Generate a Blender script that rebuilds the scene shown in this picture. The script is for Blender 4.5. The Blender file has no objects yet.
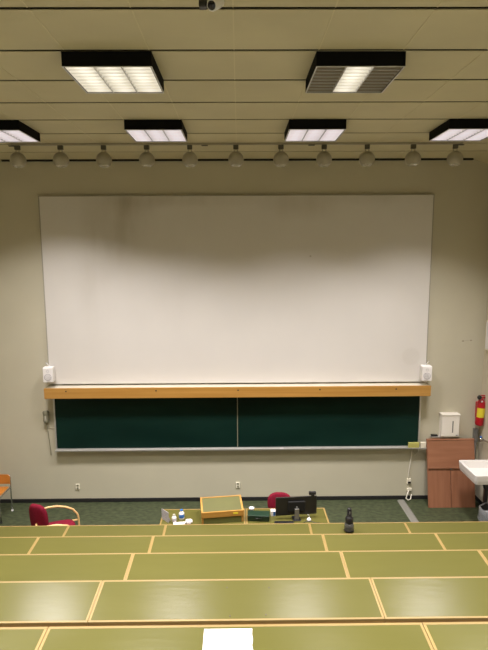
import bpy, bmesh, math, random
from mathutils import Vector, Matrix, noise
random.seed(7)
S = bpy.context.scene
COL = S.collection
PI = math.pi

# ------------------------------------------------------------------ helpers
class MB:
    """collects shapes into one mesh, each shape with a material slot"""
    def __init__(s): s.bm = bmesh.new(); s.mats = []
    def _mi(s, m):
        if m not in s.mats: s.mats.append(m)
        return s.mats.index(m)
    def _fin(s, faces, m, smooth=False):
        i = s._mi(m)
        for f in faces: f.material_index = i; f.smooth = smooth
    def box(s, x0, x1, y0, y1, z0, z1, m, bev=0.0, M=None):
        r = bmesh.ops.create_cube(s.bm, size=1)
        v = r['verts']
        for q in v:
            q.co = Vector(((x0+x1)/2+q.co.x*(x1-x0), (y0+y1)/2+q.co.y*(y1-y0), (z0+z1)/2+q.co.z*(z1-z0)))
        faces = list({f for q in v for f in q.link_faces})
        if bev > 0:
            e = list({e for q in v for e in q.link_edges})
            rr = bmesh.ops.bevel(s.bm, geom=e, offset=bev, segments=2, profile=.5, affect='EDGES')
            allv = set(rr['verts']); faces = list({f for q in allv for f in q.link_faces})
            v = list({q for f in faces for q in f.verts})
        if M is not None:
            for q in v: q.co = M @ q.co
        s._fin(faces, m); return s
    def lathe(s, prof, m, n=24, c=(0,0,0), M=None, smooth=True):
        rings = []
        for (r, z) in prof:
            ring = []
            if r < 1e-6: ring = [s.bm.verts.new((c[0], c[1], c[2]+z))]
            else:
                for i in range(n):
                    a = 2*PI*i/n
                    ring.append(s.bm.verts.new((c[0]+r*math.cos(a), c[1]+r*math.sin(a), c[2]+z)))
            rings.append(ring)
        fs = []
        for A, B in zip(rings, rings[1:]):
            for i in range(n):
                j = (i+1) % n
                if len(A) == 1 and len(B) == 1: continue
                if len(A) == 1: fs.append(s.bm.faces.new((A[0], B[j], B[i])))
                elif len(B) == 1: fs.append(s.bm.faces.new((A[i], A[j], B[0])))
                else: fs.append(s.bm.faces.new((A[i], A[j], B[j], B[i])))
        if M is not None:
            for R in rings:
                for q in R: q.co = M @ q.co
        s._fin(fs, m, smooth); return s
    def tube(s, pts, r, m, n=8, closed=False, caps=True):
        pts = [Vector(p) for p in pts]; rings = []; N = len(pts); prev = None
        for i, p in enumerate(pts):
            if closed: t = pts[(i+1) % N]-pts[(i-1) % N]
            else: t = pts[min(i+1, N-1)]-pts[max(i-1, 0)]
            t.normalize()
            if prev is None:
                u = t.orthogonal().normalized()
            else:
                u = (prev-t*prev.dot(t)); u = u.normalized() if u.length > 1e-6 else t.orthogonal().normalized()
            prev = u; w = t.cross(u)
            rr = r[i] if isinstance(r, (list, tuple)) else r
            rings.append([s.bm.verts.new(p+u*rr*math.cos(2*PI*k/n)+w*rr*math.sin(2*PI*k/n)) for k in range(n)])
        fs = []
        rng = range(N) if closed else range(N-1)
        for i in rng:
            A, B = rings[i], rings[(i+1) % N]
            for k in range(n):
                j = (k+1) % n; fs.append(s.bm.faces.new((A[k], A[j], B[j], B[k])))
        if caps and not closed:
            fs.append(s.bm.faces.new(rings[0][::-1])); fs.append(s.bm.faces.new(rings[-1]))
        s._fin(fs, m, True); return s
    def poly(s, pts, m, thick=None):
        """closed polygon; with thick (a Vector) it is extruded"""
        a = [s.bm.verts.new(p) for p in pts]
        fs = [s.bm.faces.new(a)]
        if thick is not None:
            t = Vector(thick); b = [s.bm.verts.new(Vector(p)+t) for p in pts]
            fs.append(s.bm.faces.new(b[::-1])); n = len(a)
            for i in range(n):
                j = (i+1) % n; fs.append(s.bm.faces.new((a[j], a[i], b[i], b[j])))
        s._fin(fs, m); return s
    def build(s, name, parent=None, loc=None, label=None, rotz=0):
        bmesh.ops.recalc_face_normals(s.bm, faces=s.bm.faces)
        me = bpy.data.meshes.new(name); s.bm.to_mesh(me); s.bm.free()
        for m in s.mats: me.materials.append(m)
        o = bpy.data.objects.new(name, me); COL.objects.link(o)
        if parent is not None: o.parent = parent
        if loc is not None: o.location = loc
        if rotz: o.rotation_euler.z = rotz
        if label: o['label'] = label
        return o

def tag(o, label, cat, group=None):
    o['label'] = label; o['category'] = cat
    if group: o['group'] = group
    return o
def thing(name, label, cat, loc=(0,0,0), rotz=0, group=None):
    o = bpy.data.objects.new(name, None); COL.objects.link(o); o.empty_display_size = .1
    o.location = loc; o.rotation_euler = (0, 0, rotz)
    return tag(o, label, cat, group)
def struct(o): o['kind'] = 'structure'; return o
def dup(root, loc, rotz=None, label=None):
    r = root.copy(); COL.objects.link(r); r.location = loc
    if rotz is not None: r.rotation_euler = (0, 0, rotz)
    if label: r['label'] = label
    for ch in list(root.children):
        c = ch.copy(); COL.objects.link(c); c.parent = r
        for g in list(ch.children):
            d = g.copy(); COL.objects.link(d); d.parent = c
    return r

def mat(name, col, rough=.6, metal=0., var=0., vscale=4., bump=0., bscale=60., spec=.5, stretch=(1,1,1), col2=None, emis=None, estr=0., trans=0., alpha=1.):
    m = bpy.data.materials.new(name); m.use_nodes = True
    nt = m.node_tree; b = nt.nodes['Principled BSDF']
    b.inputs['Base Color'].default_value = (*col, 1)
    b.inputs['Roughness'].default_value = rough; b.inputs['Metallic'].default_value = metal
    b.inputs['Specular IOR Level'].default_value = spec
    if trans: b.inputs['Transmission Weight'].default_value = trans
    if alpha < 1: b.inputs['Alpha'].default_value = alpha
    if emis: b.inputs['Emission Color'].default_value = (*emis, 1); b.inputs['Emission Strength'].default_value = estr
    tc = nt.nodes.new('ShaderNodeTexCoord'); mp = nt.nodes.new('ShaderNodeMapping')
    mp.inputs['Scale'].default_value = stretch
    nt.links.new(tc.outputs['Object'], mp.inputs['Vector'])
    if var > 0 or col2:
        n = nt.nodes.new('ShaderNodeTexNoise'); n.inputs['Scale'].default_value = vscale; n.inputs['Detail'].default_value = 5
        nt.links.new(mp.outputs[0], n.inputs['Vector'])
        r = nt.nodes.new('ShaderNodeValToRGB')
        c2 = col2 or tuple(c*(1-var) for c in col); c1 = col if col2 else tuple(min(1, c*(1+var)) for c in col)
        r.color_ramp.elements[0].position = .35; r.color_ramp.elements[1].position = .65
        r.color_ramp.elements[0].color = (*c2, 1); r.color_ramp.elements[1].color = (*c1, 1)
        nt.links.new(n.outputs['Fac'], r.inputs['Fac']); nt.links.new(r.outputs['Color'], b.inputs['Base Color'])
    if bump > 0:
        n2 = nt.nodes.new('ShaderNodeTexNoise'); n2.inputs['Scale'].default_value = bscale; n2.inputs['Detail'].default_value = 4
        nt.links.new(mp.outputs[0], n2.inputs['Vector'])
        bp = nt.nodes.new('ShaderNodeBump'); bp.inputs['Strength'].default_value = bump; bp.inputs['Distance'].default_value = .01
        nt.links.new(n2.outputs['Fac'], bp.inputs['Height']); nt.links.new(bp.outputs['Normal'], b.inputs['Normal'])
    return m

def blotches(m, spots, col):
    """marks with a shape of their own on a surface: spots = (x, y, z, rx, rz, strength) in object space, broken up by noise"""
    nt = m.node_tree; b = nt.nodes['Principled BSDF']; L = nt.links
    tc = nt.nodes.new('ShaderNodeTexCoord')
    src = b.inputs['Base Color'].links[0].from_socket if b.inputs['Base Color'].is_linked else None
    basec = tuple(b.inputs['Base Color'].default_value)
    for (x, y, z, rx, rz, st, nz) in spots:
        mp = nt.nodes.new('ShaderNodeMapping'); mp.vector_type = 'POINT'
        mp.inputs['Location'].default_value = (-x/rx, 0, -z/rz); mp.inputs['Scale'].default_value = (1/rx, 0, 1/rz)
        L.new(tc.outputs['Object'], mp.inputs['Vector'])
        ln = nt.nodes.new('ShaderNodeVectorMath'); ln.operation = 'LENGTH'; L.new(mp.outputs[0], ln.inputs[0])
        rg = nt.nodes.new('ShaderNodeMapRange'); rg.interpolation_type = 'SMOOTHSTEP'
        rg.inputs['From Min'].default_value = 1; rg.inputs['From Max'].default_value = 0 if nz else .7
        rg.inputs['To Min'].default_value = 0; rg.inputs['To Max'].default_value = st
        L.new(ln.outputs['Value'], rg.inputs['Value']); fac = rg.outputs['Result']
        if nz:
            n = nt.nodes.new('ShaderNodeTexNoise'); n.inputs['Scale'].default_value = 2.0; n.inputs['Detail'].default_value = 4
            mp2 = nt.nodes.new('ShaderNodeMapping'); mp2.inputs['Scale'].default_value = (1.6, 1, .45); L.new(tc.outputs['Object'], mp2.inputs['Vector'])
            L.new(mp2.outputs[0], n.inputs['Vector'])
            r2 = nt.nodes.new('ShaderNodeMapRange'); r2.inputs['From Min'].default_value = .25; r2.inputs['From Max'].default_value = .8
            L.new(n.outputs['Fac'], r2.inputs['Value'])
            mu = nt.nodes.new('ShaderNodeMath'); mu.operation = 'MULTIPLY'; L.new(fac, mu.inputs[0]); L.new(r2.outputs['Result'], mu.inputs[1]); fac = mu.outputs[0]
        mx = nt.nodes.new('ShaderNodeMix'); mx.data_type = 'RGBA'
        L.new(fac, mx.inputs['Factor'])
        if src: L.new(src, mx.inputs['A'])
        else: mx.inputs['A'].default_value = basec
        mx.inputs['B'].default_value = (*col, 1)
        src = mx.outputs['Result']
    L.new(src, b.inputs['Base Color'])

# ------------------------------------------------------------------ materials
M = {}
M['wall'] = mat('wall_paint', (.53,.505,.39), .75, var=.03, vscale=1.1, bump=.05, bscale=90, spec=.2)
blotches(M['wall'], [(3.509,0,2.602,.022,.014,.6,0), (3.633,0,2.612,.02,.012,.6,0), (3.57,0,2.607,.05,.006,.25,0)], (.22,.18,.13))
M['sidewall'] = mat('side_wall_paint', (.58,.53,.41), .75, var=.03, vscale=1.1, spec=.2)
M['ceiling'] = mat('ceiling_panel_paint', (.58,.53,.345), .55, var=.04, vscale=1.6, spec=.3)
M['seam'] = mat('ceiling_seam', (.63,.575,.38), .6)
M['dark'] = mat('dark_void', (.012,.011,.008), .9)
M['floor'] = mat('green_linoleum', (.066,.080,.038), .55, col2=(.026,.036,.015), vscale=22, stretch=(.55,1,1), bump=.03)
M['black_rubber'] = mat('black_skirting', (.012,.012,.012), .6)
M['riser'] = mat('riser_grey', (.2,.19,.15), .7)
M['desk'] = mat('green_desk_linoleum', (.106,.099,.027), .25, col2=(.097,.091,.024), vscale=2.2, bump=.07, bscale=16, stretch=(.5,1.8,1), spec=.16)
M['edging'] = mat('pale_wood_edging', (.27,.185,.06), .42, col2=(.235,.155,.05), vscale=9, stretch=(.15,1,1))
M['edging_y'] = mat('pale_wood_edging_cross', (.29,.195,.064), .42, col2=(.25,.17,.053), vscale=9, stretch=(1,.15,1))
M['apron'] = mat('brown_plywood', (.34,.20,.065), .5, var=.12, vscale=8, stretch=(.15,1,1))
M['pine'] = mat('varnished_pine', (.47,.255,.062), .38, col2=(.39,.195,.04), vscale=5, stretch=(.12,2,4))
M['shelf_white'] = mat('cream_shelf_top', (.62,.57,.46), .5, var=.05, vscale=5)
M['screen'] = mat('white_screen', (.65,.635,.60), .55, var=.012, vscale=1.5, spec=.25)
M['screen_edge'] = mat('screen_edge_grey', (.36,.345,.28), .6)
M['board'] = mat('green_chalkboard', (.006,.026,.019), .38, col2=(.003,.016,.012), vscale=1.3, stretch=(.5,1,1.6), spec=.12)
M['spotdark2'] = mat('matt_black_plastic', (.012,.012,.012), .75, spec=.2)
M['alu'] = mat('aluminium', (.62,.62,.6), .35, metal=.7)
M['black'] = mat('lamp_housing_black', (.006,.006,.006), .8, spec=.1)
M['blackp'] = mat('black_plastic', (.012,.012,.013), .35)
M['spot'] = mat('beige_enamel', (.36,.335,.25), .4, var=.04, vscale=9)
M['spotdark'] = mat('brown_grey_bracket', (.09,.085,.065), .5)
M['white'] = mat('white_plastic', (.80,.79,.78), .4)
M['grille'] = mat('grey_speaker_grille', (.45,.44,.47), .7, var=.1, vscale=120)
M['cream'] = mat('cream_plastic', (.80,.76,.62), .4)
M['dispenser'] = mat('off_white_enamel', (.80,.77,.70), .35)
M['handset'] = mat('grey_green_plastic', (.22,.215,.15), .45)
M['handset2'] = mat('light_grey_plastic', (.42,.41,.34), .45)
M['red'] = mat('dark_red_fabric', (.17,.006,.022), .85, var=.12, vscale=40, bump=.15, bscale=200, spec=.2)
M['bentwood'] = mat('pale_bentwood', (.72,.46,.2), .4, var=.08, vscale=7)
M['orange'] = mat('orange_plywood', (.52,.20,.035), .35, var=.15, vscale=6, stretch=(.3,1,1))
M['chrome'] = mat('chrome', (.7,.7,.68), .2, metal=1)
M['beech'] = mat('reddish_beech_veneer', (.33,.145,.08), .45, col2=(.27,.112,.058), vscale=5, stretch=(3,1,.25))
M['beech_h'] = mat('reddish_beech_veneer_lengthwise', (.35,.158,.088), .45, col2=(.29,.125,.065), vscale=5, stretch=(.25,1,3))
M['ceramic'] = mat('white_ceramic', (.78,.76,.74), .2)
M['extred'] = mat('red_enamel', (.40,.006,.016), .3)
M['yellow'] = mat('yellow_label', (.70,.60,.04), .5)
M['sponge'] = mat('yellow_green_sponge', (.45,.43,.12), .9, bump=.3)
M['pipe'] = mat('grey_pipe', (.22,.22,.21), .4, metal=.5)
M['blue'] = mat('blue_plastic', (.03,.14,.45), .4)
M['paper'] = mat('white_paper', (.80,.755,.77), .7)
M['lectern_green'] = mat('dark_green_linoleum', (.105,.105,.034), .5, var=.05)
M['lectern_in'] = mat('olive_panel', (.13,.14,.04), .7)
M['casegreen'] = mat('dark_green_plastic', (.008,.028,.014), .4)
M['grey_sheet'] = mat('speckled_grey_print', (.42,.40,.43), .6, var=.25, vscale=90)
M['cable_strip'] = mat('grey_cable_strip', (.22,.215,.19), .5)
M['tubegray'] = mat('white_conduit', (.72,.69,.6), .5)
M['bag'] = mat('clear_plastic_film', (.75,.78,.82), .18, trans=.75, bump=.6, bscale=25)
M['smoke'] = mat('smoked_glass', (.12,.12,.11), .1, trans=.5)
M['screw'] = mat('dark_screw', (.05,.035,.02), .5)
M['copper'] = mat('lens_glass', (.01,.01,.015), .08)

def lamp_mat(name, col, e_lo, e_hi, tube_x, scale):
    """lit louvre: brighter under each tube (tubes run along local y), banded by the blades"""
    m = bpy.data.materials.new(name); m.use_nodes = True; nt = m.node_tree; L = nt.links
    b = nt.nodes['Principled BSDF']; b.inputs['Base Color'].default_value = (.75,.74,.70,1); b.inputs['Roughness'].default_value = .35
    b.inputs['Emission Color'].default_value = (*col, 1)
    tc = nt.nodes.new('ShaderNodeTexCoord'); sp = nt.nodes.new('ShaderNodeSeparateXYZ'); L.new(tc.outputs['Object'], sp.inputs[0])
    acc = None
    for tx in tube_x:
        a = nt.nodes.new('ShaderNodeMath'); a.operation = 'SUBTRACT'; L.new(sp.outputs['X'], a.inputs[0]); a.inputs[1].default_value = tx
        a2 = nt.nodes.new('ShaderNodeMath'); a2.operation = 'ABSOLUTE'; L.new(a.outputs[0], a2.inputs[0])
        r = nt.nodes.new('ShaderNodeMapRange'); r.interpolation_type = 'SMOOTHSTEP'
        r.inputs['From Min'].default_value = .085; r.inputs['From Max'].default_value = .0
        L.new(a2.outputs[0], r.inputs['Value'])
        if acc is None: acc = r.outputs['Result']
        else:
            s = nt.nodes.new('ShaderNodeMath'); s.operation = 'MAXIMUM'; L.new(acc, s.inputs[0]); L.new(r.outputs['Result'], s.inputs[1]); acc = s.outputs[0]
    n = nt.nodes.new('ShaderNodeTexNoise'); n.inputs['Scale'].default_value = 1; n.inputs['Detail'].default_value = 3
    mp = nt.nodes.new('ShaderNodeMapping'); mp.inputs['Scale'].default_value = scale; L.new(tc.outputs['Object'], mp.inputs[0]); L.new(mp.outputs[0], n.inputs['Vector'])
    r3 = nt.nodes.new('ShaderNodeMapRange'); r3.inputs['From Min'].default_value = .35; r3.inputs['From Max'].default_value = .65
    r3.inputs['To Min'].default_value = .45; r3.inputs['To Max'].default_value = 1.15; L.new(n.outputs['Fac'], r3.inputs['Value'])
    mu = nt.nodes.new('ShaderNodeMath'); mu.operation = 'MULTIPLY'; L.new(acc, mu.inputs[0]); L.new(r3.outputs['Result'], mu.inputs[1])
    r2 = nt.nodes.new('ShaderNodeMapRange'); r2.inputs['To Min'].default_value = e_lo; r2.inputs['To Max'].default_value = e_hi
    L.new(mu.outputs[0], r2.inputs['Value'])
    gz = nt.nodes.new('ShaderNodeMapRange'); gz.inputs['From Min'].default_value = -.094; gz.inputs['From Max'].default_value = -.072
    gz.inputs['To Min'].default_value = .5; gz.inputs['To Max'].default_value = 1.25; L.new(sp.outputs['Z'], gz.inputs['Value'])
    m2 = nt.nodes.new('ShaderNodeMath'); m2.operation = 'MULTIPLY'; L.new(r2.outputs['Result'], m2.inputs[0]); L.new(gz.outputs['Result'], m2.inputs[1])
    L.new(m2.outputs[0], b.inputs['Emission Strength'])
    return m
WARM = (1., .93, .80); COOL = (.95, .86, 1.)
LK = 1.0
M['louvre_warm'] = lamp_mat('lit_louvre_warm', WARM, .26*LK, .70*LK, (-.19, 0, .19), (5, 7, 5))
M['louvre_cool'] = lamp_mat('lit_louvre_cool', COOL, .30*LK, .48*LK, (-.19, 0, .19), (22, 3, 3))
M['lamp_top_warm'] = mat('lit_reflector_warm', (.8,.8,.78), .4, emis=WARM, estr=.7)
M['lamp_top_cool'] = mat('lit_reflector_cool', (.8,.8,.78), .4, emis=COOL, estr=.7)
M['louvre_off'] = mat('unlit_louvre_metal', (.42,.38,.30), .4, metal=.3)

# ------------------------------------------------------------------ room shell
D, H = 7.73, 5.348           # back wall distance, ceiling height
XR, XL, YB = 3.85, -4.35, -3.2
RP, RD, DEP = .907, .384, .347
struct(MB().box(XL-.1, XR+.1, D, D+.12, -.1, H+.3, M['wall']).build('wall_back'))
struct(MB().box(XR, XR+.12, YB, D, -.1, H+.3, M['sidewall']).build('wall_right'))
struct(MB().box(XL-.12, XL, YB, D, -.1, H+.3, M['sidewall']).build('wall_left'))
struct(MB().box(XL-.1, XR+.1, YB-.12, YB, -.1, H+.3, M['sidewall']).build('wall_rear'))
struct(MB().box(XL, XR, D-.018, D, 0, .062, M['black_rubber'], .004).build('baseboard_back'))
struct(MB().box(XR-.018, XR, 5.9, D-.018, 0, .062, M['black_rubber'], .004).build('baseboard_right'))
struct(MB().box(XL, XL+.018, 5.9, D-.018, 0, .062, M['black_rubber'], .004).build('baseboard_left'))
# floor with the seating tiers
FAR = {4: 5.768, 3: 4.872, 2: 3.955, 1: 3.04, 0: 2.147}
TOP = {k: .70+(4-k)*RD for k in range(-3, 5)}
fl = MB().box(XL, XR, YB, D, -.1, 0, M['floor'])
struct(fl.build('floor'))
tiers = [3, 2, 1, 0, -1, -2]
for i, k in enumerate(tiers):
    yf = FAR.get(k, 2.13+(k)*RP)+.06
    yb = (FAR.get(k-1, 2.13+(k-1)*RP)+.06) if k > -2 else YB
    struct(MB().box(XL, XR, yb, yf, 0.0, (4-k)*RD, M['riser']).build('floor_tier'))
# ceiling: panels with dark cross gaps and pale lengthwise seams
CW = 3.5
joints = [3.717+.6*k for k in range(5)] + [6.68, 7.17]
joints = [3.717-.6*k for k in range(11, 0, -1)] + joints
ce = MB()
ce.box(XL, XR, YB, D, H+.06, H+.12, M['dark'])
xs = [-3.5, -2.9, -2.32, -1.75, -1.17, -.585, 0, .585, 1.17, 1.75, 2.32, 2.9, 3.5]
ys = [YB] + joints + [D-.03]
for a, b in zip(ys, ys[1:]):
    g = .017
    for x0, x1 in zip(xs, xs[1:]):
        ce.box(x0+.0015, x1-.0015, a+g, b-g, H, H+.005, M['ceiling'])
    for x in xs[1:-1]:
        ce.box(x-.004, x+.004, a+g, b-g, H-.0025, H+.006, M['seam'])
struct(ce.build('ceiling'))
struct(MB().box(-3.456, 3.506, D-.025, D, H-.022, H+.055, M['dark']).build('gap_shade_strip'))  # black strip standing in for shade in the gap between ceiling and back wall
# sloped borders between ceiling and side walls
for nm, xa, xb in (('trim_1', -CW, XL), ('trim_2', CW, XR)):
    s = 1 if xb > xa else -1
    o = MB().poly([(xa, YB, H), (xb, YB, H-.12), (xb, YB, H+.03), (xa, YB, H+.03)], M['ceiling'], (0, D-YB, 0)).build(nm)
    struct(o)

# ------------------------------------------------------------------ ceiling lights
LW, LD, LH = .30, .285, .098
def make_light(label, lit, warm=True, half=(LW, LD)):
    w, d = half
    t = thing('ceiling_light', label, 'ceiling light', group='square louvred lights under the ceiling')
    h = MB()
    h.box(-w, w, -d, -d+.012, -LH, 0, M['black']); h.box(-w, w, d-.012, d, -LH, 0, M['black'])
    h.box(-w, -w+.012, -d+.012, d-.012, -LH, 0, M['black']); h.box(w-.012, w, -d+.012, d-.012, -LH, 0, M['black'])
    h.box(-w+.012, w-.012, -d+.012, d-.012, -.012, 0, M['black'])
    h.build('housing', t)
    r = MB()
    a, b = .006, .008
    r.box(-w-.001, w+.001, -d-.001, -d+b, -LH-.004, -LH, M['alu']); r.box(-w-.001, w+.001, d-b, d+.001, -LH-.004, -LH, M['alu'])
    r.box(-w-.001, -w+b, -d+b, d-b, -LH-.004, -LH, M['alu']); r.box(w-b, w+.001, -d+b, d-b, -LH-.004, -LH, M['alu'])
    for x in (-.0965, .0965): r.box(x-.004, x+.004, -d+b, d-b, -LH, -LH+.035, M['alu'])
    r.build('rim', t)
    cols = [(-w+.014, -.1005), (-.0925, .0925), (.1005, w-.014)]
    for i, (x0, x1) in enumerate(cols):
        on = lit[i]; lm = (M['louvre_warm'] if warm else M['louvre_cool']) if on else M['louvre_off']
        g = MB()
        n = 8; st = (2*d-.03)/n
        for k in range(n+1):
            y = -d+.015+k*st
            g.box(x0, x1, y-.003, y+.003, -LH+.002, -LH+.034, lm)
            if not on: g.box(x0, x1, y-.0032, y+.0032, -LH+.0005, -LH+.009, M['alu'])
        if i == 0: g.box(x0-.0015, x0, -d+.013, d-.013, -LH+.001, -LH+.036, lm)
        if i == 2: g.box(x1, x1+.0015, -d+.013, d-.013, -LH+.001, -LH+.036, lm)
        g.box(x0, x1, -d+.013, d-.013, -LH+.036, -LH+.039, (M['lamp_top_warm'] if warm else M['lamp_top_cool']) if on else lm)
        lv = g.build('louvre', t)
        if not on: lv['label'] = 'unlit louvre with dull metal blades'
        xc = (x0+x1)/2
        MB().tube([(xc, -d+.03, -LH+.06), (xc, d-.03, -LH+.06)], .013, M['white'], 10).build('fluorescent_tube', t)
    return t
ZL = H
l1 = make_light('black square ceiling light with all three louvres lit, left one of the nearer pair', (1,1,1), True, (.312,.292))
l1.location = (-.885, 4.02, ZL)
l2 = make_light('black square ceiling light with only its middle louvre lit', (0,1,0), True, (.312,.292))
l2.location = (.885, 4.025, ZL)
l3 = make_light('violet-white ceiling light, left of the two whole ones nearest the screen', (1,1,1), False)
l3.location = (-.865, 5.80, ZL)
l4 = dup(l3, (.858, 5.80, ZL), label='violet-white ceiling light, right of the two whole ones nearest the screen')
l5 = dup(l3, (-2.56, 5.80, ZL), label='lit ceiling light of the farther row cut by the left picture edge')
l6 = dup(l3, (2.54, 5.80, ZL), label='lit ceiling light of the farther row cut by the right picture edge')

def area(loc, power, col, size=(.55,.52), spread=140):
    d = bpy.data.lights.new('lamp_light', 'AREA'); d.shape = 'RECTANGLE'; d.size, d.size_y = size
    d.energy = power; d.color = col; d.spread = math.radians(spread)
    o = bpy.data.objects.new('lamp_light', d); COL.objects.link(o); o.location = loc; o['kind'] = 'helper'
    return o
PW = 50; SP = 105
LC = (1, .95, .86); LCC = (1, .93, .92)
zl = H-LH-.012
area((-.885, 4.02, zl), PW*.56, LC, spread=SP); area((.885, 4.025, zl), PW*.36, LC, (.17,.52), spread=SP)
for x in (-.865, .858): area((x, 5.80, zl), PW*1.2, LCC, spread=SP+5)
for x in (-2.56, 2.54): area((x, 5.80, zl), PW*(1.75 if x < 0 else 1.4), LCC, spread=SP+(16 if x < 0 else 8))
for x in (-2.56, 2.54): area((x, 4.02, zl), PW*.56, LC, spread=SP)
for y in (2.2, .4, -1.4):
    for x in (-2.56, -.865, .858, 2.54): area((x, y, zl), PW*(.76 if y > 2 else .65), LC, spread=SP)

# ------------------------------------------------------------------ lighting track with globe spots
YT = 6.62
tr = MB().box(-2.83, 2.86, YT-.016, YT+.016, H-.026, H, M['spot'], .003)
track = tag(tr.build('lighting_track'), 'long thin beige lighting track running across the ceiling near the screen', 'lighting track')
for x in (-2.82, -.40, .95, 2.84):
    MB().box(x-.04, x+.04, YT-.02, YT+.02, H-.036, H-.0265, M['spotdark'], .003).build('connector', track)
names = ['leftmost', 'second from the left', 'third from the left', 'fourth from the left', 'fifth from the left', 'sixth and middle one',
         'fifth from the right', 'fourth from the right', 'third from the right', 'second from the right', 'rightmost']
gx = [-2.754, -2.214, -1.673, -1.131, -.588, -.006, .564, 1.110, 1.656, 2.241, 2.776]
def make_spot():
    t = thing('spotlight', '', 'spotlight', group='globe spotlights along the ceiling track')
    a = MB().box(-.032, .032, -.02, .02, -.052, -.0, M['spotdark'], .004)
    a.build('adapter', t)
    n = MB()
    for s in (-1, 1): n.tube([(s*.020, 0, -.05), (s*.022, 0, -.11)], .0055, M['spot'], 8)
    n.build('yoke', t)
    R = .098; zc = -.178
    prof = [(0, zc+R)]
    for i in range(1, 15):
        a_ = PI*i/18; prof.append((R*math.sin(a_), zc+R*math.cos(a_)))
    rr, zz = prof[-1]
    prof += [(rr-.006, zz), (rr-.012, zz+.02), (.035, zz+.05), (0, zz+.05)]
    MB().lathe(prof, M['spot'], 28).build('globe', t)
    MB().lathe([(rr+.001, zz+.003), (rr+.0015, zz-.004), (rr-.005, zz-.005), (rr-.006, zz+.002)], M['chrome'], 28).build('rim_ring', t)
    return t
sp0 = make_spot()
for i, x in enumerate(gx):
    lb = 'beige globe spotlight on the ceiling track, ' + names[i]
    o = sp0 if i == 0 else dup(sp0, (x, YT, H-.036))
    o.location = (x, YT, H-.0262); o['label'] = lb
    o.rotation_euler.z = random.uniform(-.3, .3)

# small white camera under the ceiling
t = thing('security_camera', 'small white and black camera hanging from the ceiling at the top picture edge', 'camera', (-.125, 2.90, H+.0))
MB().lathe([(0,0),(.035,0),(.035,-.012),(0,-.012)], M['white'], 20).build('ceiling_plate', t)
MB().tube([(0,0,-.01),(0,0,-.07)], .009, M['white'], 10).build('stem', t)
Mc = Matrix.Translation((.034, .01, -.068)) @ Matrix.Scale(1.0, 4) @ Matrix.Rotation(math.radians(35), 4, 'Y') @ Matrix.Rotation(math.radians(-50), 4, 'X')
MB().lathe([(0,-.055),(.026,-.055),(.03,-.05),(.03,.05),(.024,.055),(0,.055)], M['white'], 20, M=Mc).build('camera_body', t)
MB().lathe([(0,-.062),(.02,-.062),(.024,-.053),(.02,-.050)], M['copper'], 20, M=Mc).build('lens', t)
MB().box(-.055, -.012, -.03, .02, -.10, -.0125, M['blackp'], .008).build('junction_box', t, label='black junction box')

# ------------------------------------------------------------------ screen, shelf, chalkboard
t = thing('projection_screen', 'huge white painted projection panel with sooty stains along its top on the back wall', 'projection screen', (0, 7.665, 1.975))
blotches(M['screen'], [(-1.8, 0, 2.45, .75, .75, .55, 1), (-1.55, 0, 2.75, .55, .28, .55, 1), (.95, 0, 2.72, .75, .32, .45, 1), (-2.2,0,1.6,.35,1.2,.18,1), (-1.0,0,1.7,.4,1.3,.10,1),
         (2.68,0,.40,.16,.16,.07,0), (-.9,0,2.78,1.8,.14,.35,1), (2.0,0,2.8,.9,.14,.3,1), (1.10,0,1.95,.018,.016,.45,0)], (.26,.22,.13))
MB().box(-2.922, 2.922, 0, .035, 0, 2.84, M['screen'], .003).build('panel', t)
f = MB()
f.box(-2.934, -2.9225, -.004, .065, 0, 2.852, M['screen_edge']); f.box(2.9225, 2.934, -.004, .065, 0, 2.852, M['screen_edge'])
f.box(-2.9225, 2.9225, -.004, .065, 2.8405, 2.852, M['screen_edge'])
f.build('frame', t)
t = thing('wooden_shelf', 'long varnished pine ledge with cream top between the screen and chalkboard', 'shelf', (-.002, 7.61, 1.777))
MB().box(-2.955, 2.955, -.115, -.090, .012, .175, M['pine'], .003).build('fascia', t)
MB().box(-2.955, 2.955, -.0895, .118, .15, .172, M['shelf_white'], .002).build('shelf_board', t, label='cream shelf board')
for x, nm in ((-2.955, 0), (2.93, 1)):
    MB().box(x, x+.025, -.0895, .118, 0, .149, M['pine'], .002).build('end_board', t)
for x in (-2.62, -1.25, .0, 1.25, 2.42): MB().box(x-.012, x+.012, -.1175, -.1151, .118, .137, M['screw'], .001).build('screw_cap', t)
bz = .905
t = thing('chalkboard', 'wide dark green chalkboard in two panels under the pine ledge', 'chalkboard', (-.01, 7.68, bz))
for x0, x1 in ((-2.862, -.012), (.001, 2.862)):
    MB().box(x0, x1, 0, .03, .02, .865, M['board'], .002).build('board_panel', t)
f = MB()
f.box(-2.885, -2.8625, -.008, .04, .0, .865, M['alu'], .002); f.box(2.8625, 2.885, -.008, .04, .0, .865, M['alu'], .002)
f.box(-2.8625, 2.8625, .0, .04, .8655, .868, M['alu'])
f.box(-.0115, .0005, -.003, .03, .02, .865, M['handset'], .001)
f.build('frame', t)
MB().box(-2.885, 3.0, -.055, -.0085, -.010, .0, M['alu'], .002).box(-2.885, 3.0, -.058, -.054, -.012, .008, M['alu'], .001).box(-2.86, 2.86, -.0085, .03, -.012, .018, M['alu']).build('chalk_tray', t)
tag(MB().box(-.085, .085, -.0205, .0205, 0, .085, M['sponge'], .006).build('board_sponge', loc=(2.775, 7.645, .9055)), 'yellow-green board sponge on the right end of the chalk tray', 'sponge')
tag(MB().box(-.04, .04, -.0195, .0195, 0, .09, M['cream'], .006).build('board_eraser', loc=(2.925, 7.645, .9055)), 'small cream block on the chalk tray beside the sponge', 'eraser')
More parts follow.
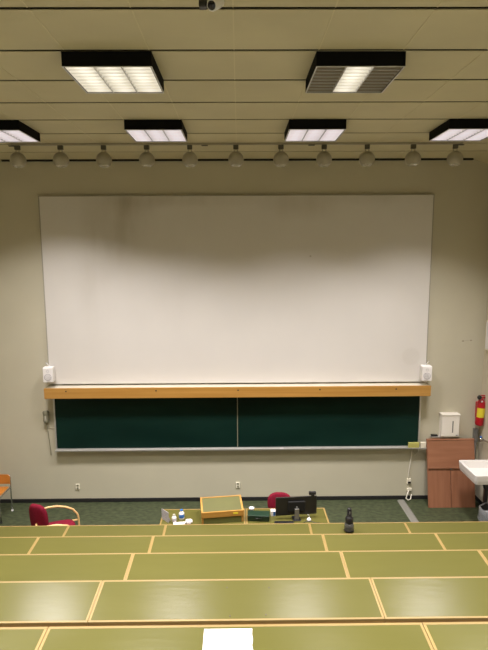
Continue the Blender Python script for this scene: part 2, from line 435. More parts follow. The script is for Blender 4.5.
tag(MB().box(-.03, .03, -.01, .01, 0, .012, M['paper'], .003).build('chalk_piece', loc=(.68, 7.65, .9055), rotz=.05), 'short stick of chalk lying on the chalk tray', 'chalk')

# ------------------------------------------------------------------ things on the back wall
def speaker(label, x, z, ang):
    t = thing('wall_speaker', label, 'speaker', (x, 7.56, z), ang, 'white wall speakers beside the screen')
    MB().box(-.074, .074, -.07, .07, 0, .23, M['white'], .01).build('cabinet', t)
    g = MB().box(-.064, .064, -.0745, -.0705, .01, .22, M['white'], .004)
    g.build('front_cover', t)
    mw = Matrix.Translation((0, -.0745, .082)) @ Matrix.Rotation(PI/2, 4, 'X')
    MB().lathe([(0,0),(.046,0),(.053,.003),(.053,0)], M['grille'], 28, M=mw).build('woofer_grille', t, label='round grey woofer grille')
    mw = Matrix.Translation((0, -.0745, .175)) @ Matrix.Rotation(PI/2, 4, 'X')
    MB().lathe([(0,0),(.018,0),(.021,.002),(.021,0)], M['grille'], 20, M=mw).build('tweeter', t)
    return t
s1 = speaker('white wall speaker over the left end of the pine ledge', -2.888, 2.045, .12)
s2 = speaker('white wall speaker over the right end of the pine ledge', 2.888, 2.025, -.12)
for s, sg in ((s1, 1), (s2, -1)):
    MB().box(-sg*0-.02, .02, .0705, .088, -.03, .2, M['white'], .003).box(-.02, .02, -.01, .085, -.032, -.001, M['white'], .002).build('bracket', s)
    MB().tube([(-sg*.0, .05, .235), (sg*.03*-1, .05, .262), (-.05*-sg*-1, .06, .285)], .006, M['white'], 6).build('cable', s)

t = thing('wall_handset', 'grey-green handset on the wall left of the chalkboard with hanging cord', 'handset', (-3.02, 7.73, 1.325))
MB().box(-.03, .03, -.022, 0, .02, .2, M['handset2'], .006).build('cradle', t)
b_ = MB().tube([(0,-.05,.225),(0,-.055,.205),(0,-.045,.16),(0,-.04,.11),(0,-.045,.06),(0,-.04,.03),(0,-.03,.0)], [.03,.05,.046,.042,.046,.036,.016], M['handset'], 14)
b_.build('handset_body', t)
MB().box(-.016, .016, -.088, -.080, .05, .2, M['handset2'], .005).build('grip_inlay', t)
MB().tube([(0,-.03,.0),(.005,-.022,-.1),(.018,-.018,-.3),(.028,-.016,-.45),(.03,-.016,-.52)], .007, M['handset'], 8).build('cord', t)
tag(MB().tube([(0,0,0),(.08,0,-.01),(.14,0,-.005)], .004, M['cream'], 6).build('wall_cable', loc=(-3.03, 7.722, 1.26)), 'thin cable on the wall running from the handset to the chalkboard', 'cable')

def outlet(label, x, z):
    t = thing('wall_outlet', label, 'power outlet', (x, 7.73, z), 0, 'cream power outlets on the back wall')
    MB().box(-.034, .034, -.014, 0, -.05, .05, M['cream'], .006).build('cover_plate', t)
    for dz in (-.023, .023):
        mw = Matrix.Translation((0, -.0145, dz)) @ Matrix.Rotation(PI/2, 4, 'X')
        MB().lathe([(0,0),(.014,0),(.016,.003),(.016,0)], M['handset'], 16, M=mw).build('socket', t)
    return t
outlet('cream power outlet low on the wall above the red armchair', -2.595, .262)
outlet('cream power outlet low on the wall right of the lectern', -.015, .268)
t = thing('cable_outlet', 'cream socket boxes with white cords hanging below the sponge', 'power outlet', (2.748, 7.73, .15))
MB().box(-.033, .033, -.035, 0, .12, .21, M['cream'], .005).build('socket_box', t)
MB().box(-.03, .05, -.03, 0, 0.0, .045, M['cream'], .004).build('socket_box', t)
MB().box(-.012, .012, -.012, 0, .046, .119, M['tubegray']).build('conduit', t)
MB().tube([(.03,-.02,.72),(.025,-.018,.6),(.0,-.018,.4),(-.012,-.02,.27),(-.01,-.025,.2)], .008, M['tubegray'], 8).build('cord', t)
MB().tube([(.0,-.03,.01),(-.03,-.05,-.05),(-.05,-.06,-.11),(-.02,-.07,-.135),(.02,-.07,-.12),(.04,-.04,-.05)], .009, M['tubegray'], 8).build('cord', t)
MB().box(-.022, .022, -.052, -.0355, .135, .165, M['blackp'], .004).build('plug', t, label='black plug')
# thin wire draped under the tray end
tag(MB().tube([(-.06,0,.09),(-.05,0,.02),(0,-.005,-.06),(.05,0,.02),(.06,0,.1)], .004, M['tubegray'], 6).build('loose_wire', loc=(2.83, 7.72, .80)), 'thin loop of white wire under the right end of the chalk tray', 'cable')

t = thing('paper_towel_dispenser', 'white paper towel dispenser on the wall above the reddish boards', 'towel dispenser', (3.335, 7.73, 1.09))
MB().box(-.142, .142, -.12, 0, 0, .345, M['dispenser'], .012).build('cabinet', t)
MB().box(-.147, .147, -.128, 0, .3455, .368, M['dispenser'], .006).build('lid', t)
MB().box(.025, .042, -.1225, -.1203, .07, .26, M['pipe'], .001).build('level_window', t, label='narrow dark window')
MB().box(.085, .115, -.1225, -.1203, .02, .033, M['pipe'], .001).build('emblem', t)

# reddish boards leaning on the wall
t = thing('leaning_board', 'reddish beech boards leaning against the wall beside the white sink', 'board', (3.348, 7.43, 0))
w = .372
LN = Matrix.Rotation(-math.radians(11.5), 4, 'X')
MB().box(-w, -.012, -.0, .022, .0, 1.05, M['beech'], .002, M=LN).build('lower_panel', t)
MB().box(-.004, w-.004, -.0, .022, .0, 1.05, M['beech'], .002, M=LN).build('lower_panel', t)
MB().box(-w, w, -.024, -.0005, .61, 1.05, M['beech_h'], .002, M=LN).build('upper_panel', t)
MB().box(-w, w+.008, -.034, .026, 1.0505, 1.072, M['beech_h'], .003, M=LN).build('top_rail', t)
MB().box(-.014, .014, -.012, -.0005, .59, .608, M['pipe'], .002, M=LN).build('catch', t)
t = thing('wall_ledge', 'narrow grey ledge under the towel dispenser', 'ledge', (3.20, 7.73, 1.075))
MB().box(-.14, .22, -.075, 0, -.012, 0, M['alu'], .002).build('ledge_board', t)
tag(MB().box(-.05, .05, -.02, .02, 0, .03, M['blackp'], .006).build('marker_case', loc=(3.115, 7.69, 1.0752)), 'small black case on the ledge left of the towel dispenser', 'case')
tag(MB().lathe([(0,0),(.024,0),(.028,.012),(.024,.026),(0,.028)], M['paper'], 16).build('soap_bar', loc=(3.215, 7.69, 1.0752)), 'white soap on the ledge nearest the black case', 'soap')
tag(MB().box(-.04, .04, -.022, .022, 0, .025, M['paper'], .008).build('folded_cloth', loc=(3.31, 7.69, 1.0752), rotz=.1), 'small white folded cloth on the ledge under the dispenser', 'cloth')

# fire extinguisher
t = thing('fire_extinguisher', 'red fire extinguisher with yellow label hung in the right corner', 'fire extinguisher', (3.783, 7.62, 1.275))
Me = Matrix.Rotation(math.radians(3), 4, 'Y')
MB().lathe([(0,0),(.045,0),(.058,.012),(.062,.03),(.062,.33),(.057,.37),(.04,.405),(.022,.415),(.022,.44),(0,.44)], M['extred'], 28, M=Me).build('cylinder', t)
lab = MB()
n = 14; v0 = []
for i in range(n+1):
    a_ = PI*1.08+(PI*.76)*i/n
    v0.append((math.cos(a_)*.0632, math.sin(a_)*.0632))
for (xa, ya), (xb, yb) in zip(v0, v0[1:]):
    lab.poly([tuple(Me @ Vector(q)) for q in ((xa,ya,.14),(xb,yb,.14),(xb,yb,.29),(xa,ya,.29))], M['yellow'])
lab.build('yellow_label', t)
MB().box(-.03, .055, -.02, .02, .44, .462, M['extred'], .005, M=Me).box(.0-.02, .055, -.012, .012, .475, .49, M['extred'], .004, M=Me).build('handle', t)
MB().tube([(-.02,0,.45),(-.035,-.03,.466),(-.042,-.05,.468)], .012, M['blackp'], 10).build('hose', t)
MB().lathe([(0,-.012),(.032,-.012),(.036,0),(.032,.012),(0,.012)], M['blackp'], 22, M=Matrix.Translation((-.045,-.06,.468)) @ Matrix.Rotation(PI/2, 4, 'X')).build('nozzle', t, label='round black nozzle end')
MB().lathe([(0,0),(.016,0),(.016,.008),(0,.008)], M['paper'], 16, M=Matrix.Translation((.0,-.05,.40)) @ Matrix.Rotation(PI/2, 4, 'X')).build('gauge', t)
MB().box(-.02, .02, .063, .11, .1, .36, M['extred'], .003).build('wall_bracket', t)

# pipe and tap in the corner
t = thing('water_pipe', 'grey vertical water pipe in the right corner behind the reddish boards', 'pipe', (3.775, 7.69, .0))
MB().tube([(0,0,.0),(0,0,1.19)], .02, M['pipe'], 12).build('riser_pipe', t)
MB().box(-.032, .03, -.025, .035, .98, 1.2, M['pipe'], .004).build('clamp_plate', t)
t = thing('tap', 'metal tap with blue mark above the white sink', 'tap', (3.80, 7.56, 1.06))
MB().tube([(.0498,0,0),(0,0,0),(-.0,-.06,.01),(.0,-.16,.04),(.0,-.28,.05),(-.01,-.36,.02),(-.01,-.38,-.04)], .012, M['chrome'], 10).build('spout', t)
MB().lathe([(0,-.03),(.022,-.03),(.022,.03),(0,.03)], M['chrome'], 16).build('valve', t)
MB().lathe([(0,.03),(.018,.03),(.018,.055),(0,.055)], M['blue'], 16).build('handle_cap', t, label='blue cap')

# sink with drain
t = thing('sink', 'white rectangular ceramic sink fixed to the right wall', 'sink', (3.335, 6.715, .70))
bm = MB()
W_, L_, Hs = XR-3.335, .57, .15
def ring(ins, z, wob=0): return [(ins, ins, z), (W_-ins, ins, z), (W_-ins, L_-ins, z), (ins, L_-ins, z)]
def rring(ins, z, r=.035):
    out = []
    for (cx_, cy_, a0) in ((W_-ins-r, L_-ins-r, 0), (ins+r, L_-ins-r, PI/2), (ins+r, ins+r, PI), (W_-ins-r, ins+r, 1.5*PI)):
        for i in range(5):
            a_ = a0+PI/2*i/4; out.append(bm.bm.verts.new((cx_+r*math.cos(a_), cy_+r*math.sin(a_), z)))
    return out
levels = [(.05, 0.0), (.015, .012), (.006, .06), (.0, Hs-.02), (-.0, Hs-.004), (.006, Hs), (.03, Hs), (.038, Hs-.006), (.045, Hs-.04), (.06, .045), (.09, .03)]
rs = [rring(a_, z_) for a_, z_ in levels]
fs = []
for A, B in zip(rs, rs[1:]):
    for i in range(20):
        j = (i+1) % 20; fs.append(bm.bm.faces.new((A[i], A[j], B[j], B[i])))
fs.append(bm.bm.faces.new(rs[0][::-1])); fs.append(bm.bm.faces.new(rs[-1]))
bm._fin(fs, M['ceramic'], False)
bm.build('basin', t)
MB().lathe([(0,0),(.022,0),(.022,.003),(0,.003)], M['chrome'], 16, c=(.26,.26,.031)).build('drain', t)
MB().tube([(.27,.27,0),(.27,.27,-.12),(.30,.29,-.2),(.36,.29,-.2),(.50,.29,-.18)], .022, M['blackp'], 12).build('drain_trap', t, label='black drain pipe')
MB().box(.28, .33, .26, .31, -.70, -.0005, M['blackp'], .004).build('support_leg', t, label='black support leg')
MB().box(.18, .51, .30, .33, -.055, -.0005, M['blackp'], .003).build('support_bracket', t)

# waste bin with clear bag
t = thing('waste_bin', 'black waste bin with a crumpled clear bag under the sink', 'waste bin', (3.64, 6.83, 0))
MB().lathe([(0,0),(.10,0),(.135,.29),(.128,.29),(.095,.01),(0,.01)], M['blackp'], 28).build('bin', t)
bm = MB(); rings = []
for (r_, z_) in ((.133,.30),(.142,.315),(.155,.30),(.16,.24),(.158,.17),(.165,.12)):
    ring_ = []
    for i in range(40):
        a_ = 2*PI*i/40; k_ = 1+.05*noise.noise(Vector((math.cos(a_)*4, math.sin(a_)*4, z_*25)))+.02*math.sin(9*a_+z_*20)
        ring_.append(bm.bm.verts.new((r_*k_*math.cos(a_), r_*k_*math.sin(a_), z_+.012*math.sin(5*a_))))
    rings.append(ring_)
fs = []
for A, B in zip(rings, rings[1:]):
    for i in range(40): fs.append(bm.bm.faces.new((A[i], A[(i+1) % 40], B[(i+1) % 40], B[i])))
bm._fin(fs, M['bag'], True); bm.build('bin_bag', t, label='clear crumpled plastic bag')

# white box on the right wall
t = thing('wall_cabinet', 'white flat box on the right wall at the picture edge', 'wall box', (XR, 7.25, 2.48))
MB().box(-.035, 0, -.45, .40, 0, .46, M['cream'], .006).build('case', t)
MB().box(-.04, -.0355, -.43, .38, .02, .44, M['white'], .002).build('door', t)

# grey cable strip on the floor
tag(MB().poly([(-.06,0,0),(.06,0,0),(.035,0,.014),(-.035,0,.014)], M['cable_strip'], (0,1.35,0)).build('cable_cover', loc=(2.62, 6.33, 0)), 'grey cable cover strip lying on the green floor left of the reddish boards', 'cable cover')

# ------------------------------------------------------------------ desks
def desk(k, x0, x1, label, yfar, z):
    g = {0:'desks of the row nearest the viewer', 1:'desks of the second row from the viewer', 2:'desks of the middle row', 3:'desks of the second row from the chalkboard', 4:'desks of the row nearest the chalkboard'}[k]
    hw = (x1-x0)/2-.0012
    t = thing('lecture_desk', label, 'desk', ((x0+x1)/2, yfar-DEP/2, z-.70), 0, g)
    TL = Matrix.Translation((0, DEP/2, .70)) @ Matrix.Rotation(math.radians(4.5), 4, 'X') @ Matrix.Translation((0, -DEP/2, -.70))
    e, sx, hd, th = .014, .0135, DEP/2, .042
    MB().box(-hw+sx, hw-sx, -hd+e, hd-e, .70-.022, .6995, M['desk'], M=TL).build('desktop', t)
    MB().box(-hw, hw, -hd, -hd+e, .70-.016, .70, M['edging'], .0012, M=TL).build('edging', t)
    MB().box(-hw, hw, -hd+.001, -hd+e, .70-.038, .70-.0165, M['apron'], .001, M=TL).build('apron', t)
    MB().box(-hw, hw, hd-e, hd, .70-th, .70, M['edging'], .0012, M=TL).build('edging', t)
    MB().box(-hw, -hw+sx, -hd+e, hd-e, .70-th, .70, M['edging_y'], .0008, M=TL).build('edging', t)
    MB().box(hw-sx, hw, -hd+e, hd-e, .70-th, .70, M['edging_y'], .0008, M=TL).build('edging', t)
    MB().box(-hw+.01, hw-.01, hd-.04, hd-.022, .18, .70-th-.006, M['apron']).build('modesty_panel', t)
    for s in (-1, 1):
        x = s*(hw-.06)
        MB().box(x-.016, x+.016, -hd+.05, hd-.041, .0, .70-th-.026, M['apron'], .002).build('leg', t)
    return t
pos5 = ['far left', 'left', 'centre', 'right', 'far right']
rown = {0:'nearest the viewer', 1:'second from the viewer', 2:'midway down', 3:'second from the chalkboard', 4:'nearest the chalkboard'}
b0, b1, b2 = .873, 2.040, 3.20
for k in range(5):
    off = {0:0, 1:-.002, 2:-.006, 3:-.002, 4:-.012}[k]
    xs_ = [-b2+off, -b1+off-.01, -b0+off, b0+off, b1+off, b2+off]
    for i in range(5):
        if k < 2 and i in (0, 4): continue
        ln = 'long' if i == 2 else 'short'
        lb = f'{ln} green-topped desk, {pos5[i]} one in the row {rown[k]}'
        if k == 0 and i == 2: lb = 'long green-topped desk nearest the viewer, with the white sheet on it'
        if k == 1 and i == 2: lb = 'long green-topped centre desk with four small screws, in front of the nearest desk'
        d_ = desk(k, xs_[i], xs_[i+1], lb, FAR[k], TOP[k])
        if k == 1 and i == 2:
            for (x, y) in ((-.064, 2.962), (-.041, 2.729), (.203, 2.957), (.172, 2.735)):
                MB().lathe([(0,.0012),(.0045,.0012),(.0055,-.0003)], M['screw'], 10, c=(x-d_.location.x, y-d_.location.y, .70), M=Matrix.Translation((0, DEP/2, .70)) @ Matrix.Rotation(math.radians(4.5), 4, 'X') @ Matrix.Translation((0, -DEP/2, -.70))).build('screw', d_)
# white sheet on the nearest desk
bm = MB()
NX, NY = 14, 8
z0 = TOP[0]
grid = []
for j in range(NY+1):
    row = []
    for i in range(NX+1):
        x = -.146+.222*i/NX; y = 1.868+.252*j/NY
        if i == NX: x += .0035*math.sin(j*2.3)+.002*math.sin(j*5)
        row.append(bm.bm.verts.new((x+.036, y-1.986, .0012)))
    grid.append(row)
for row in grid:
    for v in row: v.co.z -= (FAR[0]-(v.co.y+1.986))*math.tan(math.radians(4.5))
fs = [bm.bm.faces.new((grid[j][i], grid[j][i+1], grid[j+1][i+1], grid[j+1][i])) for j in range(NY) for i in range(NX)]
ex = bmesh.ops.extrude_face_region(bm.bm, geom=fs)
for v in ex['geom']:
    if isinstance(v, bmesh.types.BMVert): v.co.z += .0008
bm._fin(list(bm.bm.faces), M['paper'])
tag(bm.build('paper_sheet', loc=(-.036, 1.986, z0)), 'white sheet of paper lying on the nearest desk', 'paper')

# ------------------------------------------------------------------ device on the farthest desk
t = thing('table_camera', 'black upright device with glassy round foot on the desk row nearest the chalkboard', 'table camera', (1.312, 5.60, .70))
MB().lathe([(0,0),(.056,0),(.06,.006),(.06,.012),(.054,.02)], M['blackp'], 24).build('base', t)
MB().lathe([(.054,.02),(.056,.05),(.052,.085),(.036,.095),(0,.095)], M['smoke'], 24).build('glass_ring', t, label='smoky glass ring')
MB().lathe([(0,.095),(.042,.095),(.047,.11),(.046,.16),(.033,.175),(.029,.18),(.026,.265),(.02,.278),(0,.28)], M['blackp'], 24).build('column', t)
MB().box(-.004, .004, -.0275, -.024, .19, .25, M['alu'], .001).build('light_strip', t)

# ------------------------------------------------------------------ lecturer's tables
ZT = .67
def table(x0, x1, label):
    t = thing('lecturer_table', label, 'table', ((x0+x1)/2, 6.00, 0), 0, 'green-topped tables in front of the desk rows')
    hw = (x1-x0)/2; hd = .198
    MB().box(-hw+.02, hw-.02, -hd+.02, hd-.02, ZT-.03, ZT, M['desk']).build('tabletop', t)
    MB().box(-hw, hw, -hd, -hd+.02, ZT-.04, ZT, M['edging'], .001).build('edging', t)
    MB().box(-hw, hw, hd-.02, hd, ZT-.04, ZT, M['edging'], .001).build('edging', t)
    MB().box(-hw, -hw+.02, -hd+.02, hd-.02, ZT-.04, ZT, M['edging_y'], .001).build('edging', t)
    MB().box(hw-.02, hw, -hd+.02, hd-.02, ZT-.04, ZT, M['edging_y'], .001).build('edging', t)
    for sx in (-1, 1):
        for sy in (-1, 1):
            x, y = sx*(hw-.04), sy*(hd-.04)
            MB().box(x-.02, x+.02, y-.02, y+.02, 0, ZT-.04, M['apron'], .002).build('leg', t)
    return t
table(-.975, .085, 'green-topped lecturer table carrying the lectern and papers')
table(.092, 1.12, 'green-topped lecturer table carrying the black monitor')

# lectern box on the left table
t = thing('lectern', 'wooden box lectern with sloping green top standing on the left lecturer table', 'lectern', (-.195, 5.835, ZT), math.radians(7))
w, dp = .262, .30
zf, zb = .153, .208
zf_, zb_ = zf-.052, zb-.052
def slope(y, add=0): return zf+(zb-zf)*y/dp+add
# solid frame: two side rails, front and back rails
f = MB()
for x0, x1 in ((-w, -w+.022), (w-.022, w)):
    f.poly([(x0,0,zf-.07),(x0,dp,zb-.07),(x0,dp,zb),(x0,0,zf)], M['pine'], (x1-x0,0,0))
f.box(-w+.022, w-.022, 0, .02, zf-.07, zf, M['pine']); f.box(-w+.022, w-.022, dp-.02, dp, zb-.072, zb-.002, M['pine'])
f.build('top_frame', t)
MB().poly([(-w+.0225,.0205,slope(.0205,-.02)),(-w+.0225,dp-.0205,slope(dp-.0205,-.02)),(-w+.0225,dp-.0205,slope(dp-.0205,-.003)),(-w+.0225,.0205,slope(.0205,-.003))], M['lectern_green'], (2*w-.045,0,0)).build('sloping_top', t)
for x0, x1 in ((-w+.005, -w+.027), (w-.027, w-.005)):
    MB().poly([(x0,.01,0),(x0,dp-.01,0),(x0,dp-.01,zb-.0705),(x0,.01,zf-.0705)], M['pine'], (x1-x0,0,0)).build('side_panel', t)
MB().box(-w+.028, w-.028, .02, .035, .0, zf-.0705, M['lectern_in']).build('inner_panel', t)
MB().box(-.01+.14, .05+.14, -.0025, -.0003, zf-.042, zf-.02, M['yellow']).build('note', t, label='small yellow note')

# monitor
t = thing('computer_monitor', 'black flat monitor seen from behind on the right lecturer table', 'monitor', (.722, 5.93, ZT), math.radians(5))
MB().box(-.26, .26, -.0, .022, .05, .288, M['blackp'], .006).build('screen_housing', t)
MB().box(-.11, .11, -.028, -.0005, .10, .24, M['spotdark2'], .012).build('rear_bulge', t)
MB().box(-.235, .235, .0225, .024, .062, .278, M['copper']).build('screen_glass', t)
MB().box(-.028, .028, -.045, -.0285, .01, .15, M['pipe'], .004).build('neck', t, label='dark grey neck')
MB().box(-.05, .05, -.07, .06, 0, .010, M['blackp'], .003).build('base', t)
MB().box(-.258, .258, -.001, .0, .2882, .2915, M['pipe']).build('top_edge', t)
MB().lathe([(0,0),(.012,0),(.012,.002),(0,.002)], M['pipe'], 18, M=Matrix.Translation((0,-.0285,.165)) @ Matrix.Rotation(PI/2, 4, 'X')).build('emblem', t)
t = thing('webcam', 'small black webcam clipped on the right corner of the monitor', 'webcam', (.925, 5.957, ZT+.294), math.radians(5))
MB().box(-.045, .045, -.015, .02, .008, .05, M['blackp'], .008).build('camera_body', t)
MB().box(-.02, .02, -.02, -.0155, -.03, .02, M['blackp'], .002).build('clip', t)
MB().lathe([(0,0),(.01,0),(.012,.004),(0,.004)], M['copper'], 14, M=Matrix.Translation((0,.021,.028)) @ Matrix.Rotation(-PI/2, 4, 'X')).build('lens', t)
t = thing('keyboard', 'black keyboard lying on the table below the monitor', 'keyboard', (.56, 5.832, ZT), .0)
MB().box(-.12, .12, -.024, .022, 0, .012, M['blackp'], .003).build('keyboard_base', t)
k_ = MB()
for j in range(3):
    for i in range(14): k_.box(-.113+i*.016, -.113+i*.016+.0125, -.019+j*.0135, -.019+j*.0135+.0105, .0122, .0155, M['blackp'])
k_.build('keys', t)
t = thing('computer_mouse', 'small white mouse right of the monitor stand', 'mouse', (.875, 5.885, ZT))
MB().lathe([(0,0),(.024,0),(.027,.01),(.02,.026),(.008,.032),(0,.033)], M['white'], 18).build('shell', t)
MB().tube([(0,.02,.012),(.02,.08,.006),(.0,.15,.006)], .003, M['white'], 6).build('cord', t)
tag(MB().tube([(0,0,.004),(.05,.03,.004),(.11,.02,.004),(.15,-.02,.004),(.2,-.01,.004)], .004, M['blackp'], 6).build('monitor_cable', loc=(.80, 5.83, ZT)), 'black cable lying on the table right of the keyboard', 'cable')
# dark green case, cup, carton
t = thing('plastic_case', 'dark green plastic case on the table left of the monitor', 'case', (.25, 5.93, ZT), -.08)
MB().box(-.135, .135, -.065, .065, 0, .06, M['casegreen'], .008).build('case_body', t)
MB().box(-.138, .138, -.068, .068, .0605, .078, M['casegreen'], .006).build('lid', t)
MB().tube([(-.04,-.067,.05),(-.04,-.082,.052),(.04,-.082,.052),(.04,-.067,.05)], .004, M['blackp'], 6).build('handle', t)
t = thing('paper_cup', 'white paper cup on the right lecturer table beside the lectern', 'cup', (.165, 6.06, ZT))
MB().lathe([(0,.002),(.024,.0),(.032,.08),(.034,.083),(.031,.083),(.023,.006),(0,.006)], M['paper'], 20).build('cup_body', t)
t = thing('tissue_carton', 'small white and blue carton between the green case and the monitor', 'carton', (.437, 6.02, ZT))
MB().box(-.03, .03, -.03, .03, 0, .07, M['paper'], .003).build('carton_body', t)
MB().box(-.0, .028, -.0315, -.0302, .008, .06, M['blue']).build('blue_print', t)

# things on the left end of the left table
t = thing('leaflet_stand', 'grey printed sheet standing upright at the left end of the lecturer table', 'leaflet', (-.915, 5.91, ZT), math.radians(-48))
MB().box(-.075, .075, -.002, .002, 0, .135, M['grey_sheet']).build('sheet', t)
MB().poly([(-.05,.003,0),(-.05,.05,0),(-.05,.003,.10)], M['grey_sheet'], (.1,0,0)).build('support', t)
def bottle(label, x, y, h, r, cap, band):
    t = thing('plastic_bottle', label, 'bottle', (x, y, ZT))
    MB().lathe([(0,0),(r*.9,0),(r,.006),(r,h*.62),(r*.55,h*.82),(r*.45,h*.86),(r*.45,h*.9),(0,h*.9)], M['white'], 20).build('bottle_body', t)
    MB().lathe([(r*1.02,h*.2),(r*1.03,h*.21),(r*1.03,h*.55),(r*1.02,h*.56)], band, 20).build('label_band', t)
    MB().lathe([(0,h*.9),(r*.55,h*.9),(r*.55,h),(0,h)], cap, 16).build('cap', t)
bottle('white bottle with blue band and cap beside the grey upright sheet', -.715, 5.95, .125, .034, M['blue'], M['blue'])
bottle('short pale bottle with grey cap closest to the grey upright sheet', -.80, 5.88, .10, .028, M['handset2'], M['grey_sheet'])
bm = MB()
bmesh.ops.create_icosphere(bm.bm, subdivisions=3, radius=1)
for v in bm.bm.verts:
    k_ = 1+.35*noise.noise(v.co*2.3)+.25*noise.noise(v.co*6)
    v.co = Vector((v.co.x*.042*k_, v.co.y*.035*k_, max(-.0, .018+v.co.z*.03*k_)))
bm._fin(list(bm.bm.faces), M['paper'], False)
tag(bm.build('crumpled_tissue', loc=(-.615, 5.855, ZT)), 'crumpled white tissue on the lecturer table beside the lectern', 'tissue')
tag(MB().box(-.07, .07, -.028, .028, 0, .006, M['paper'], .001).build('notepad', loc=(-.735, 5.838, ZT), rotz=.12), 'white notepad lying in front of the two bottles', 'notepad')

# ------------------------------------------------------------------ chairs
def pad(w, h, th, m, n=30, p=2.6, bow=0):
    """upholstered rounded cushion in the xz plane, thickness along y"""
    b = MB(); rings = []
    for (s_, y_) in ((.0,-.5),(.82,-.5),(.95,-.38),(1,-.1),(1,.1),(.95,.38),(.82,.5),(0,.5)):
        if s_ == 0: rings.append([b.bm.verts.new((0, y_*th, 0))]); continue
        rr = []
        for i in range(n):
            a_ = 2*PI*i/n; c_, q_ = math.cos(a_), math.sin(a_)
            rr.append(b.bm.verts.new((math.copysign(abs(c_)**(2/p), c_)*w/2*s_, y_*th, math.copysign(abs(q_)**(2/p), q_)*h/2*s_)))
        rings.append(rr)
    fs = []
    for A, B in zip(rings, rings[1:]):
        for i in range(n):
            j = (i+1) % n
            if len(A) == 1: fs.append(b.bm.faces.new((A[0], B[j], B[i])))
            elif len(B) == 1: fs.append(b.bm.faces.new((A[i], A[j], B[0])))
            else: fs.append(b.bm.faces.new((A[i], A[j], B[j], B[i])))
    for R_ in rings:
        for v in R_: v.co.y -= bow*(2*v.co.x/w)**2
    b._fin(fs, m, True); return b
# local frame of a chair: faces -y
def red_chair(label, loc, rz, arms, zs, backh, backz, bw):
    t = thing('armchair' if arms else 'office_chair', label, 'chair', loc, rz)
    b = pad(.46, .44, .07, M['red'], p=4); s = b.build('seat', t)
    s.rotation_euler.x = PI/2; s.location = (0, 0, zs-.035)
    b = pad(bw, backh, .06, M['red'], p=2.8, bow=.03 if arms else .03); k = b.build('backrest', t)
    k.location = (0, .235, backz); k.rotation_euler = (math.radians(-5), 0, math.radians(50 if arms else 0))
    if arms:
        for sx in (-1, 1):
            x = sx*.255
            MB().tube([(x*.9,.22,.60),(x*.97,.18,.62),(x,.11,.635),(x,.0,.63),(x,-.11,.60),(x,-.20,.55),(x,-.25,.48),(x,-.265,.42),(x,-.27,.2),(x,-.27,.02)], .014, M['bentwood'], 10).build('armrest', t, label='curved pale wood armrest')
            MB().tube([(x,.245,.60),(x,.25,zs),(x,.26,.015)], .014, M['bentwood'], 10).build('leg', t)
            MB().tube([(x,-.262,zs-.06),(x,.248,zs-.06)], .012, M['bentwood'], 8).build('seat_rail', t)
        MB().tube([(-.255,.25,backz-.06),(.255,.25,backz-.06)], .011, M['bentwood'], 8).build('back_rail', t)
    else:
        MB().tube([(0,0,.08),(0,0,zs-.07)], .025, M['blackp'], 12).build('column', t)
        MB().box(-.03, .03, .15, .262, zs-.075, zs-.0675, M['blackp']).box(-.03, .03, .262, .272, zs-.075, backz, M['blackp']).build('back_support', t)
        for q in range(5):
            a_ = 2*PI*q/5+.3
            MB().tube([(0,0,.09),(.26*math.cos(a_),.26*math.sin(a_),.06)], [.024,.014], M['blackp'], 8).build('leg', t)
            MB().lathe([(0,-.012),(.025,-.012),(.028,0),(.025,.012),(0,.012)], M['blackp'], 14, M=Matrix.Translation((.26*math.cos(a_),.26*math.sin(a_),.028)) @ Matrix.Rotation(PI/2, 4, 'X')).build('caster', t)
    return t
red_chair('dark red armchair with curved pale wood arms near the left end of the tables', (-2.345, 6.14, 0), math.radians(90+20), True, .45, .41, .63, .27)
red_chair('dark red office chair behind the black monitor', (.555, 6.42, 0), 0, False, .38, .28, .52, .34)
bpy.data.objects['office_chair'].rotation_euler.z = math.radians(-4)

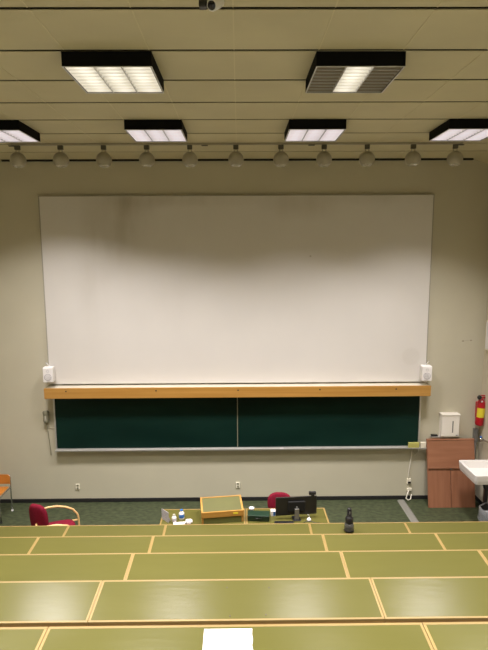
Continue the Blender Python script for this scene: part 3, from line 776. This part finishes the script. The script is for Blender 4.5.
# low wooden chair by the left
t = thing('wooden_chair', 'low orange plywood chair with chrome legs against the wall at the left picture edge', 'chair', (-3.76, 7.26, 0))
MB().box(-.205, .205, -.22, .17, .405, .42, M['orange'], .006).build('seat', t)
bk = MB(); pts = []
for i in range(9):
    a_ = PI/2*i/8; pts.append((.215-.05+.05*math.sin(a_), .60-.05+.05*math.cos(a_)))
prof = [(-x, z) for x, z in pts[::-1]] + pts
out = [(x, .19, z) for x, z in prof] + [(.215, .19, .45), (-.215, .19, .45)]
bk.poly(out, M['orange'], (0, .014, 0)); bk.build('backrest', t)
for sx in (-1, 1):
    x = sx*.215
    MB().tube([(x*.93,.208,.585),(x,.208,.56),(x,.2,.42),(x,.195,.2),(x,.197,.015)], .010, M['chrome'], 10).build('leg', t)
    MB().tube([(x,.2,.395),(x,-.1,.395),(x,-.17,.385),(x,-.19,.35),(x,-.17,.02)], .010, M['chrome'], 10).build('leg', t)
    MB().lathe([(0,0),(.016,0),(.018,.02),(0,.03)], M['white'], 12, c=(x,.197,0)).build('foot_cap', t)
    MB().lathe([(0,0),(.016,0),(.018,.02),(0,.03)], M['blackp'], 12, c=(x,-.17,0)).build('foot_cap', t, label='black foot cap')

# ------------------------------------------------------------------ camera
f, cx, zc, yaw, pit, rol = 504.837, .02579, 3.94713, .00894, .13775, .00492
cy, sy, cp, sp_ = math.cos(yaw), math.sin(yaw), math.cos(pit), math.sin(pit)
F = Vector((sy*cp, cy*cp, -sp_)); R = Vector((cy, -sy, 0)); U = R.cross(F)
c_, s_ = math.cos(rol), math.sin(rol)
R2 = R*c_-U*s_; U2 = R*s_+U*c_
cd = bpy.data.cameras.new('camera'); cam = bpy.data.objects.new('camera', cd); COL.objects.link(cam)
mw = Matrix((R2, U2, -F)).transposed().to_4x4(); mw.translation = (cx, 0, zc)
cam.matrix_world = mw
cd.sensor_fit = 'HORIZONTAL'; cd.sensor_width = 36; cd.lens = f/488*36; cd.clip_start = .05
S.camera = cam

# ------------------------------------------------------------------ world and view
w = bpy.data.worlds.new('world'); S.world = w; w.use_nodes = True
w.node_tree.nodes['Background'].inputs[0].default_value = (.9,.85,.7,1); w.node_tree.nodes['Background'].inputs[1].default_value = .0
S.view_settings.view_transform = 'Standard'; S.view_settings.look = 'None'; S.view_settings.gamma = 1; S.view_settings.use_curve_mapping = False
S.view_settings.exposure = 0.0
S.cycles.use_denoising = True; S.cycles.max_bounces = 10; S.cycles.diffuse_bounces = 6; S.cycles.sample_clamp_indirect = 4
